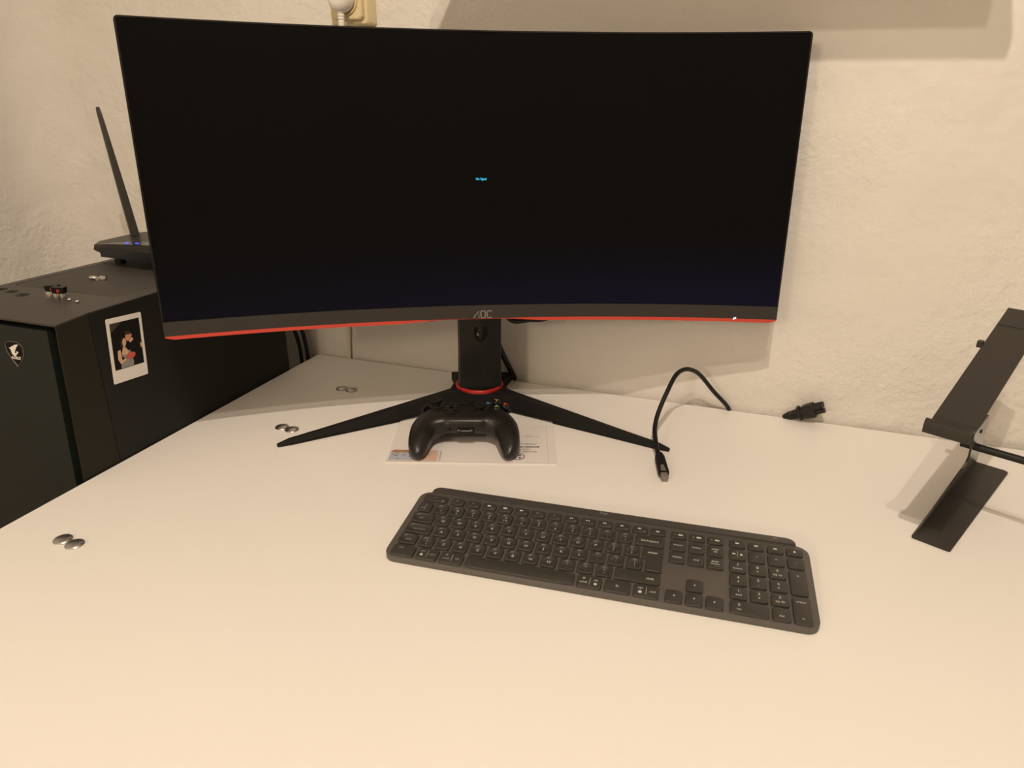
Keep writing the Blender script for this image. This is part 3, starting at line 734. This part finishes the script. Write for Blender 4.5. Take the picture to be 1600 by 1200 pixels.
# ================================================================== PC TOWER
TX1, TX0, TZ, TB = -.5625, -.790, .2045, -.266
def fy_(z): return -.5195+.0511*z     # sloping front
cab = tag(empty('side_cabinet', (-.685, -.30, Z0)), 'low white cabinet hidden beside the desk under the computer tower', 'cabinet')
MB().box(-.145, .118, -.23, .23, 0.0, TB-Z0, .002).build('body', M['white_paint'], cab)
MB().box(-.140, .113, -.236, -.2302, .03, TB-Z0-.004, .001).build('door', M['white_paint'], cab)
tw = tag(empty('computer_tower', (-.676, -.30, TB)), 'black desktop computer tower standing left of the desk', 'computer')
tc_ = Vector(tw.location)
def tb(m_, name, x0, x1, y0, y1, z0, z1, bev=0, parent=None):
    return MB().box(x0-tc_.x, x1-tc_.x, y0-tc_.y, y1-tc_.y, z0-tc_.z, z1-tc_.z, bev).build(name, m_, parent or tw)
tb(M['tower_side'], 'chassis', TX0+.002, TX1-.002, -.462, -.090, TB+.012, TZ-.003)
tb(M['tower_side'], 'side_panel', TX1-.0018, TX1, -.4632, -.0905, TB+.014, TZ-.0012, .0005)
tb(M['tower_side'], 'side_panel', TX0, TX0+.0018, -.4632, -.0905, TB+.014, TZ-.0012, .0005)
# top: frame round a dust filter
fx0, fx1, fy0, fy1 = -.776, -.590, -.396, -.115
outer = [(TX0, -.4637), (TX1-.0002, -.4637), (TX1-.0002, -.0905), (TX0, -.0905)]
b = MB()
def tl(x, y, z): return (x-tc_.x, y-tc_.y, z-tc_.z)
hole_ = rrect(fx0, fx1, fy0, fy1, .010, 6)
def frame_mesh(b, outer, hole, z0, z1):
    # four strips round the hole, made of quads to the hull of the rectangle
    n = len(hole); ox0, oy0 = outer[0]; ox1, oy1 = outer[2]; cx, cy = (ox0+ox1)/2, (oy0+oy1)/2
    hx0, hx1 = min(p[0] for p in hole), max(p[0] for p in hole); hy0, hy1 = min(p[1] for p in hole), max(p[1] for p in hole)
    out = []
    for x, y in hole:
        u = (x-hx0)/(hx1-hx0)*2-1; v = (y-hy0)/(hy1-hy0)*2-1; m_ = max(abs(u), abs(v)); u /= m_; v /= m_
        out.append((ox0+(u+1)/2*(ox1-ox0), oy0+(v+1)/2*(oy1-oy0)))
    v = [tl(x, y, z1) for x, y in hole]+[tl(x, y, z1) for x, y in out]+[tl(x, y, z0) for x, y in out]+[tl(x, y, z0) for x, y in hole]
    f = []
    for i in range(n):
        j = (i+1) % n
        f += [(i, j, n+j, n+i), (n+i, n+j, 2*n+j, 2*n+i), (3*n+i, 3*n+j, j, i)]
    b.add(v, f)
frame_mesh(b, outer, hole_, TZ-.003, TZ)
top = b.build('top_panel', M['tower_top'], tw)
b = MB().prism([(x-tc_.x, y-tc_.y) for x, y in inset(hole_, .0011)], TZ-.0028-tc_.z, TZ-.0002-tc_.z); b.build('dust_filter', M['tower_mesh'], tw)
tb(M['deep_black'], 'filter_gap', fx0-.001, fx1+.001, fy0-.001, fy1+.001, TZ-.0031, TZ-.0026)
for x, y in ((-.767, -.4185), (-.742, -.4225), (-.7135, -.4295)):
    po = MB().cyl((x-tc_.x, y-tc_.y), .0075 if x < -.72 else .0085, TZ-.001-tc_.z, TZ+.0003-tc_.z, 20).build('top_port', M['tower_bezel'], tw, True)
    MB().box(x-.0045-tc_.x, x+.0045-tc_.x, y-.0018-tc_.y, y+.0018-tc_.y, TZ+.0002-tc_.z, TZ+.0005-tc_.z).build('port_slot', M['deep_black'], po)
# front bezel: top slope, cheeks, dark recess, door
b = MB(); b.prism([(-.4637, TZ), (-.4637, TZ-.003), (fy_(.2)+.0008, TZ-.0055), (fy_(.2)+.0008, TZ-.0030)], TX0, TX1-.0002, lambda y, z, x: tl(x, y, z)); b.build('front_top', M['tower_top'], tw)
for xa, xb in ((TX1-.002, TX1), (TX0+.012, TX0+.014)):
    b = MB(); b.prism([(-.4640, TZ-.0016), (fy_(.2)+.0006, TZ-.0046), (fy_(TB)+.001, TB+.012), (-.4640, TB+.012)], xa, xb, lambda y, z, x: tl(x, y, z)); b.build('front_cheek', M['tower_bezel'], tw)
b = MB(); b.prism([(-.4642, TZ-.0040), (fy_(.2)+.014, TZ-.0060), (fy_(TB)+.014, TB+.012), (-.4642, TB+.012)], TX0+.014, TX1-.0021, lambda y, z, x: tl(x, y, z)); b.build('front_recess', M['deep_black'], tw)
DX0, DX1, DZ0, DZ1 = -.7400, -.5775, TB+.02, .1925
b = MB(); b.prism([(fy_(DZ1)+.0003, DZ1), (fy_(DZ1)-.0001, DZ1-.001), (fy_(DZ0), DZ0), (fy_(DZ0)+.013, DZ0), (fy_(DZ1)+.013, DZ1)], DX0, DX1, lambda y, z, x: tl(x, y, z))
door = b.build('front_door', M['tower_door'], tw)
gr = MB()
for k in range(70):
    z = .188-k*.006
    gr.box(DX1+.001-tc_.x, TX1-.0022-tc_.x, fy_(z)+.010-tc_.y, fy_(z)+.0135-tc_.y, z-tc_.z, z+.0030-tc_.z)
go = gr.build('vent_grille', M['black'], tw); go['kind'] = 'stuff'
for x in (TX0+.03, TX1-.03):
    for y in (-.46, -.12):
        MB().cyl((x-tc_.x, y-tc_.y), .014, 0, .0125, 18).build('foot', M['black'], tw, True)
# badge on the door
def dpnt(x, z, off=.0006): return tl(x, fy_(z)-off, z)
ringp = [(-.6509, .1693), (-.6475, .1722), (-.6430, .1733), (-.6361, .1738), (-.6288, .1731), (-.6240, .1705), (-.6221, .1682), (-.6222, .1603), (-.6262, .1518), (-.6360, .1422), (-.6440, .1514), (-.6497, .1604)]
rp2 = [(x*1, z) for x, z in ringp]
bg = MB().add([dpnt(x, z, .0004) for x, z in rp2], [tuple(range(len(rp2)))]).build('badge', M['deep_black'], door)
MB().tube([dpnt(x, z, .0006) for x, z in ringp+ringp[:1]], .00045, 6, 1).build('badge_rim', M['badge_ring'], bg, True)
wing = [(-.6451, .1648), (-.634, .1702), (-.6283, .1709), (-.632, .1673), (-.6354, .1626), (-.6368, .1589), (-.6332, .1605), (-.6337, .1624), (-.6302, .1609), (-.637, .1549), (-.6403, .1564), (-.6421, .1585), (-.6427, .1632)]
MB().add([dpnt(x, z, .0008) for x, z in wing], [(0, 1, 2, 3, 4, 12), (4, 5, 9, 10, 11, 12), (5, 6, 8, 9), (6, 7, 8)]).build('badge_emblem', M['badge_white'], bg)
tm = text_mesh('AORUS', .0050, M['badge_white'], bold=.00022, squeeze=.92).copy()
for v in tm.vertices: v.co = dpnt(-.6362+v.co.x+v.co.y*.25, .1531+v.co.y+v.co.x*.02, .0008)
link('badge_lettering', tm, bg)

# instant photo on the side panel
PR = R(-4.5)
ph = tag(empty('instant_photo', (TX1, -.4178, .1449)), 'white-bordered instant photo of a couple stuck to the side of the tower', 'photo')
def pp(u, v, off=0.0003):   # u right (towards the wall), v up, in metres from the centre
    c, s = math.cos(PR), math.sin(PR); return (off, c*u-s*v, s*u+c*v)
poly = rrect(-.0277, .0277, -.0428, .0428, .0018, 4)
n = len(poly); b = MB(); b.add([pp(x, y, .0001) for x, y in poly]+[pp(x, y, .0006) for x, y in poly], [tuple(range(n-1, -1, -1)), tuple(range(n, 2*n))]+[(i, (i+1) % n, (i+1) % n+n, i+n) for i in range(n)])
b.build('photo_card', M['photo_white'], ph)
def fl(name, pts, m, off, parent=None):
    return MB().add([pp(x, y, off) for x, y in pts], [tuple(range(len(pts)))]).build(name, M[m], parent or ph)
def el(cx, cy, rx, ry, rot=0, n=20): return [(cx+rx*math.cos(a)*math.cos(rot)-ry*math.sin(a)*math.sin(rot), cy+rx*math.cos(a)*math.sin(rot)+ry*math.sin(a)*math.cos(rot)) for a in [2*pi*i/n for i in range(n)]]
pic = fl('picture', [(-.0232, -.0255), (.0232, -.0255), (.0232, .0360), (-.0232, .0360)], 'photo_dark', .0008)
fl('picture_backdrop', [(-.0232, .0240), (-.004, .0360), (-.0232, .0360)], 'photo_shade', .0010, pic)
fl('picture_man_shirt', [(-.002, -.0225), (.016, -.0225), (.0175, .004), (.010, .010), (-.002, .008)], 'photo_dark', .0010, pic)
fl('picture_man_face', el(.0025, .0150, .0046, .0062, R(-12)), 'skin_red', .0012, pic)
fl('picture_man_hair', el(.0020, .0200, .0046, .0026, R(-12)), 'photo_hair', .0013, pic)
fl('picture_man_ear', el(.0072, .0160, .0011, .0017), 'skin_red', .0012, pic)
fl('picture_man_neck', [(.003, .009), (.0082, .013), (.0102, .0095), (.005, .006)], 'skin', .0011, pic)
fl('picture_man_hand', el(.0218, -.001, .0016, .0042, R(15)), 'skin', .0012, pic)
fl('picture_woman_hair', el(-.0062, .0068, .0044, .0090), 'photo_hair', .0011, pic)
fl('picture_woman_face', el(-.0048, .0085, .0030, .0055, R(-8)), 'skin', .0013, pic)
fl('picture_woman_chest', [(-.0075, .0030), (-.0045, .0030), (.0005, -.004), (-.001, -.008), (-.0085, -.008), (-.0100, -.004)], 'skin', .0012, pic)
fl('picture_woman_arm', [(-.0165, -.001), (-.0120, .0005), (-.0115, -.008), (-.0110, -.014), (-.0050, -.0125), (-.0045, -.0152), (-.0135, -.0190), (-.0172, -.012)], 'skin', .0012, pic)
fl('picture_woman_dress', [(-.0115, -.0040), (.003, -.003), (.004, -.010), (.007, -.019), (.006, -.0248), (-.0140, -.0248), (-.0125, -.0165), (-.0045, -.0140), (-.0105, -.009)], 'photo_cloth', .0011, pic)
fl('picture_red_bag', el(.0030, -.0108, .0076, .0044, R(8)), 'photo_red', .0014, pic)

# ================================================================== ROUTER on the tower
rt = tag(empty('router', (-.70, -.20, TZ), R(-4)), 'black angular wireless router with blue lights and upright antenna on the tower', 'router')
body = [(-.098, -.030), (-.070, -.062), (.095, -.062), (.125, -.035), (.125, .050), (.095, .068), (-.060, .068), (-.092, .040)]
low = [(x*.80-.0, y*.80) for x, y in body]
mid = body
topb = [(x*.985, y*.97) for x, y in body]
def rz_(x, y): return .030+.012*(x+.098)/.2+.07*max(0, y+.03)*.6
b = MB(); b.loft([[(x, y, .012) for x, y in low], [(x, y, .024) for x, y in mid], [(x, y, rz_(x, y)) for x, y in topb]])
rb = b.build('body', M['router'], rt)
MB().prism([(-.055, -.0632), (.10, -.0632), (.095, -.050), (-.048, -.050)], .0145, .0285).build('front_band', M['router_dark'], rt)
MB().add([(-.062, -.058, .0331), (-.022, -.030, .0356), (.09, -.030, .0424), (.09, -.058, .0421)], [(0, 1, 2, 3)]).build('light_window', M['router_dark'], rt)
for x in (-.008, .014): MB().box(x-.0032, x+.0032, -.0525, -.0505, .0360+.06*(x+.03), .0372+.06*(x+.03)).build('status_light', M['led_blue'], rt)
for x in (-.05, .07):
    for y in (-.035, .04): MB().cyl((x, y), .008, 0, .0125, 14).build('foot', M['black'], rt, True)
def antenna(x, y, dx, h):
    b = MB()
    secs = [(0, .0115, .0050), (.35, .0102, .0045), (.97, .0062, .0030), (1.0, .0050, .0020)]
    b.loft([[(x+dx*s_-w_, y, .030+h*s_+(-.003*s_ if s_ == 1 else 0)), (x+dx*s_-w_*.2, y-d_, .030+h*s_), (x+dx*s_+w_, y, .030+h*s_-(.004 if s_ > .96 else 0)), (x+dx*s_+w_*.2, y+d_, .030+h*s_)] for s_, w_, d_ in secs])
    return b.build('antenna', M['router'], rt)
antenna(-.0745, .020, -.030, .200)
antenna(.035, .060, .012, .155)
antenna(.105, .020, .022, .155)

# ================================================================== SMALL THINGS ON THE TOWER
def small_switch(x, y, rz, label):
    e = tag(empty('micro_switch', (x, y, TZ), rz), label, 'switch', 'small switches on the tower')
    MB().prism([(-.0075, .0055), (.0075, .0055), (.0085, .0125), (-.0085, .0125)], -.004, .004, lambda a, z, y_: (a, y_, z)).build('body', M['deep_black'], e)
    MB().box(-.0085, .0085, -.0042, .0042, .0122, .0136, .0004).build('lid', M['black'], e)
    v, f = ribbon([(-.0014, -.0014), (.0014, -.0014), (.0014, .0014), (-.0014, .0014), (-.0014, -.0014)], .0009)
    MB().add([(a+.001, -.0043-.0001, .0092+b_) for a, b_, _ in v], f).build('red_mark', M['btn_b'], e)
    for xx in (-.0045, .0035): MB().box(xx-.0012, xx+.0012, -.003, -.0020, 0, .0058).build('pin', M['silver'], e)
    MB().box(-.0115, .0055, .0022, .0032, .0, .0058).build('lever', M['silver'], e)
small_switch(-.6745, -.4155, R(22), 'small black switch with red mark, farther from the shiny studs')
small_switch(-.6575, -.4200, R(16), 'small black switch with red mark, next to the shiny studs')
stud = MB().ell((0, 0, .0006), (.0026, .0026, .0014), 14, 8).mesh('stud', M['steel'], True)
for x, y, lb in ((-.6325, -.4285, 'tiny shiny metal stud on tower top, nearer the black switches'), (-.6150, -.4320, 'tiny shiny metal stud on tower top, nearer the side edge')):
    o = link('metal_stud', stud, None, (x, y, TZ+.0009)); tag(o, lb, 'stud', 'metal studs on the tower')
cl = tag(empty('metal_clip', (-.6936, -.3285, TZ), R(20)), 'small crumpled silver metal clip on the tower dust filter', 'clip')
MB().ell((-.0065, 0, .0028), (.0062, .0042, .0026), 14, 6).build('jaw', M['silver'], cl, True)
MB().prism([(-.001, .0008), (.004, .0050), (.0085, .0038), (.0130, .0072), (.0118, .0010), (.006, .0004)], -.003, .0035, lambda a, z, y_: (a, y_, z)).build('spring', M['silver'], cl)
MB().cyl((.0015, .0022), .0026, -.0052, -.0036, 14, 'y').build('rivet', M['steel'], cl, True)

# ================================================================== LAPTOP STAND
SA, SD = Vector((.404, -.301)), Vector((.4398, .8981)); SN = Vector((SD.y, -SD.x))
ls = tag(empty('laptop_stand', (SA.x, SA.y, 0), math.atan2(SN.y, SN.x)), 'dark metal folding laptop stand with sloping tray by the wall', 'laptop stand')
# local axes: x = across (p), y = along (s), z = up
def stand_arm(px, mirror=1):
    q = lambda x, y, z: (px+mirror*x, y, z)
    base = rrect(0, .0392, 0, .2550, .004, 4, rs=(.003, .006, .002, .002))
    MB().prism(base, 0.0002, .0024, q).build('base_plate', M['stand'], ls)
    TP0 = -.003; TP1 = .0368
    def tz(s): return .1565+.305*(s+.022)
    tray = MB(); sec = [(-.036, -.0035), (-.030, -.001)]+[(s_, 0) for s_ in (-.022, .10, .165)]+[(.2065, .0)]
    rings = [[q(TP0, s_, tz(s_)+d_-.0024), q(TP1, s_, tz(s_)+d_-.0024), q(TP1, s_, tz(s_)+d_), q(TP0, s_, tz(s_)+d_)] for s_, d_ in sec]
    tray.loft(rings); tr = tray.build('tray', M['stand'], ls)
    # rounded lip in front
    prof = [(-.0480, .1470), (-.0505, .1470), (-.0510, .1555), (-.0498, .1592), (-.0465, .1612), (-.0430, .1602), (-.0340, .1555), (-.0345, .1520), (-.0430, .1566), (-.0462, .1578), (-.0478, .1562), (-.0485, .1540)]
    b = MB(); b.loft([[q(x, s_, z) for s_, z in prof] for x in (TP0-.001, TP1+.001)]); b.build('lip', M['stand'], ls, True, R(40))
    MB().add([q(TP0+.0005, .1655, tz(.1655)+.0003), q(TP1-.0005, .1655, tz(.1655)+.0003), q(TP1-.0005, .1665, tz(.1665)+.0003), q(TP0+.0005, .1665, tz(.1665)+.0003)], [(0, 1, 2, 3)]).build('pad_edge', M['tower_bezel'], tr)
    MB().box(*sorted((q(TP0-.006, 0, 0)[0], q(TP0, 0, 0)[0])), .118, .126, tz(.122)-.005, tz(.122)+.0028, .001).build('side_tab', M['stand'], tr)
    lean = .0365/.156
    fin = [(.003, .001), (.050, .019), (.079, .043), (.098, .056), (.101, .064), (.090, .076), (.044, .106), (-.020, .146), (-.034, .1505), (.004, .1622), (.030, .1475), (.111, .0970), (.190, .045), (.2545, .002), (.2545, .001)]
    b = MB(); nn = len(fin)
    b.add([q(lean*z-.0011, s_, z) for s_, z in fin]+[q(lean*z+.0011, s_, z) for s_, z in fin], [tuple(range(nn-1, -1, -1)), tuple(range(nn, 2*nn))]+[(i, (i+1) % nn, (i+1) % nn+nn, i+nn) for i in range(nn)])
    sp = b.build('side_plate', M['stand_plate'], ls)
    x = lean*.138+.0014
    MB().cyl((.018, .138), .0022, *sorted((q(x, 0, 0)[0]-.0008, q(x, 0, 0)[0]+.0008)), 12, 'x').build('screw', M['deep_black'], sp)
stand_arm(0.0)
stand_arm(.235, -1)
rod = MB().cyl((.066, .100), .0042, .2350-.011, .011, 16, 'x').build('cross_rod', M['black'], ls, True)

# ================================================================== CABLES ON THE DESK
dpc = tag(empty('display_cable', (.1885, -.002, -.05)), 'black display cable looping up from behind the desk with plug on desk', 'cable')
base = Vector(dpc.location)
pts = [(.1925, .0, -.05), (.1908, -.0004, -.012), (.1885, -.0065, .0055), (.1650, -.026, .0365), (.1440, -.042, .0655), (.1315, -.058, .0785), (.1205, -.074, .0835), (.1110, -.092, .0790), (.1030, -.118, .0600), (.0965, -.143, .0375), (.0965, -.165, .0235), (.1025, -.190, .0140), (.1068, -.204, .0105), (.1105, -.2160, .0095)]
MB().tube([Vector(p)-base for p in pts], .0033, 12, 8).build('cord', M['cable'], dpc, True, R(80))
c0 = Vector((.1098, -.2110, .0092)); ax = (Vector((.1275, -.2740, .0068))-c0).normalized(); sd = Vector((-ax.y, ax.x, 0)).normalized(); uu = sd.cross(ax); uu = uu if uu.z > 0 else -uu
def orient(s_, w_, h_): return c0+ax*s_+sd*w_+uu*h_-base
def plugsec(s_, w_, h_, ch=.3): return [orient(s_, a*w_, b_*h_) for a, b_ in ((-1, -.5), (-1, .5), (-.7, 1), (.7, 1), (1, .5), (1, -.5), (.7, -1), (-.7, -1))]
MB().loft([plugsec(0, .0036, .0032), plugsec(.004, .0048, .0042), plugsec(.010, .0062, .0050), plugsec(.0490, .0068, .0052), plugsec(.0530, .0062, .0048)]).build('plug_body', M['black_matte'], dpc)
MB().loft([plugsec(.0525, .0046, .0026), plugsec(.0630, .0046, .0026)]).build('plug_tip', M['logo_grey'], dpc)
MB().add([orient(.038, -.0030, .00535), orient(.038, .0010, .00535), orient(.0530, .0025, .00515), orient(.0530, -.0045, .00515)], [(0, 1, 2, 3)]).build('release_latch', M['steel'], dpc)

pw = tag(empty('power_cable', (.272, -.0022, -.06)), 'black power cable with ribbed three-pin plug poking up behind the desk', 'cable')
base2 = Vector(pw.location); c0 = Vector((.2750, -.0060, .0035)); ax2 = (Vector((.3330, -.0180, .0345))-c0).normalized(); sd2 = Vector((0, 0, 1)).cross(ax2).normalized(); up2 = ax2.cross(sd2)
def o2(s_, w_, h_): return c0+ax2*s_+sd2*w_+up2*h_-base2
def s2(s_, w_, h_, c=.6): return [o2(s_, a*w_, b_*h_) for a, b_ in ((-1, -c), (-1, c), (-c, 1), (c, 1), (1, c), (1, -c), (c, -1), (-c, -1))]
MB().tube([Vector(p)-base2 for p in ((.262, .0, -.06), (.264, .0, -.03), (.268, -.0008, -.008), tuple(c0+ax2*.004))], .0026, 10, 6).build('cord', M['cable'], pw, True)
MB().loft([s2(-.004, .0026, .0030), s2(.006, .0052, .0062), s2(.009, .0044, .0052), s2(.0105, .0056, .0066), s2(.0125, .0046, .0056), s2(.0145, .0060, .0070), s2(.0165, .0050, .0060), s2(.0185, .0062, .0074), s2(.020, .0060, .0070)]).build('strain_relief', M['cable_brown'], pw)
MB().loft([s2(.0195, .0075, .0105), s2(.0230, .0075, .0105)]).build('collar', M['cable_brown'], pw)
MB().loft([s2(.0225, .0062, .0072, .75), s2(.030, .0074, .0098, .75), s2(.042, .0078, .0108, .75), s2(.0440, .0076, .0100, .75)]).build('plug_body', M['cable_brown'], pw)
for a, h_ in ((-.0042, .0042), (.0042, .0042), (0, -.0040)):
    cc = [o2(.044, a+.0043*math.cos(2*pi*i/12), h_+.0043*math.sin(2*pi*i/12)) for i in range(12)]; c2 = [o2(.0570, a+.0042*math.cos(2*pi*i/12), h_+.0042*math.sin(2*pi*i/12)) for i in range(12)]
    pn = MB().loft([cc, c2]).build('pin_barrel', M['cable_brown'], pw, True)
    MB().add([o2(.0573, a+.0011*math.cos(2*pi*i/8), h_+.0011*math.sin(2*pi*i/8)) for i in range(8)], [tuple(range(8))]).build('pin_hole', M['deep_black'], pn)

# black cables behind the tower
cable('tower_cable', [(-.640, -.055, .11), (-.612, -.035, .085), (-.5935, -.030, .060), (-.5830, -.030, .030), (-.5800, -.030, -.004), (-.5800, -.030, -.08), (-.585, -.03, -.25)], .0036, M['cable'], 'black cable curving down between tower and wall, left of its twin')
cable('tower_cable', [(-.625, -.045, .125), (-.598, -.026, .095), (-.5815, -.0215, .060), (-.5735, -.0215, .025), (-.5705, -.0225, -.006), (-.571, -.022, -.08), (-.575, -.02, -.25)], .0036, M['cable'], 'black cable curving down between tower and wall, right of its twin')

# ================================================================== WALL SOCKET AND PLUG
so = tag(empty('wall_socket', (-.434, .0037, .588)), 'ivory surface-mounted wall socket above the monitor', 'socket')
def sring(h, r, y): return [(x, y, z) for x, z in rrect(-h, h, -h, h, r, 5)]
MB().loft([sring(.0330, .004, 0), sring(.0325, .005, -.022), sring(.0310, .006, -.0245)]).build('back_box', M['socket'], so, True, R(30))
MB().loft([sring(.0270, .007, -.0240), sring(.0265, .007, -.0330), sring(.0250, .008, -.0345)]).build('cover', M['socket'], so, True, R(30))
rg = MB(); prof = [(.0215, -.0345), (.0215, -.0375), (.0205, -.0380), (.0192, -.0375), (.0192, -.0345)]
rg.loft([[(r_*math.cos(2*pi*i/32), y, r_*math.sin(2*pi*i/32)) for r_, y in prof] for i in range(33)], cap=False); rg.build('recess_rim', M['socket'], so, True)
pg = tag(empty('wall_plug', (-.434, -.0350, .588)), 'white round mains plug with cord hanging down behind the monitor', 'plug')
pb = MB(); pb.loft([[(r_*math.cos(2*pi*i/28), y, r_*math.sin(2*pi*i/28)) for i in range(28)] for r_, y in ((.0178, 0), (.0182, -.010), (.0175, -.016), (.0140, -.021), (.007, -.023))]); pb.build('plug_body', M['plug_white'], pg, True, R(50))
sl = MB(); rings = []
for k in range(13):
    z = -.012-k*.0021; r_ = (.0062 if k % 2 else .0050)*(1-.018*k)
    rings.append([(r_*math.cos(2*pi*i/14), -.010+r_*math.sin(2*pi*i/14), z) for i in range(14)])
sl.loft(rings); sl.build('strain_relief', M['plug_white'], pg, True, R(50))
MB().tube([(0, -.010, -.035), (-.003, -.006, -.10), (-.020, .015, -.25), (-.045, .030, -.40), (-.056, .0330, -.52), (-.0605, .0335, -.585), (-.062, .0350, -.66), (-.062, .0350, -.90)], .0039, 10, 8).build('cord', M['cable_white'], pg, True, R(80))
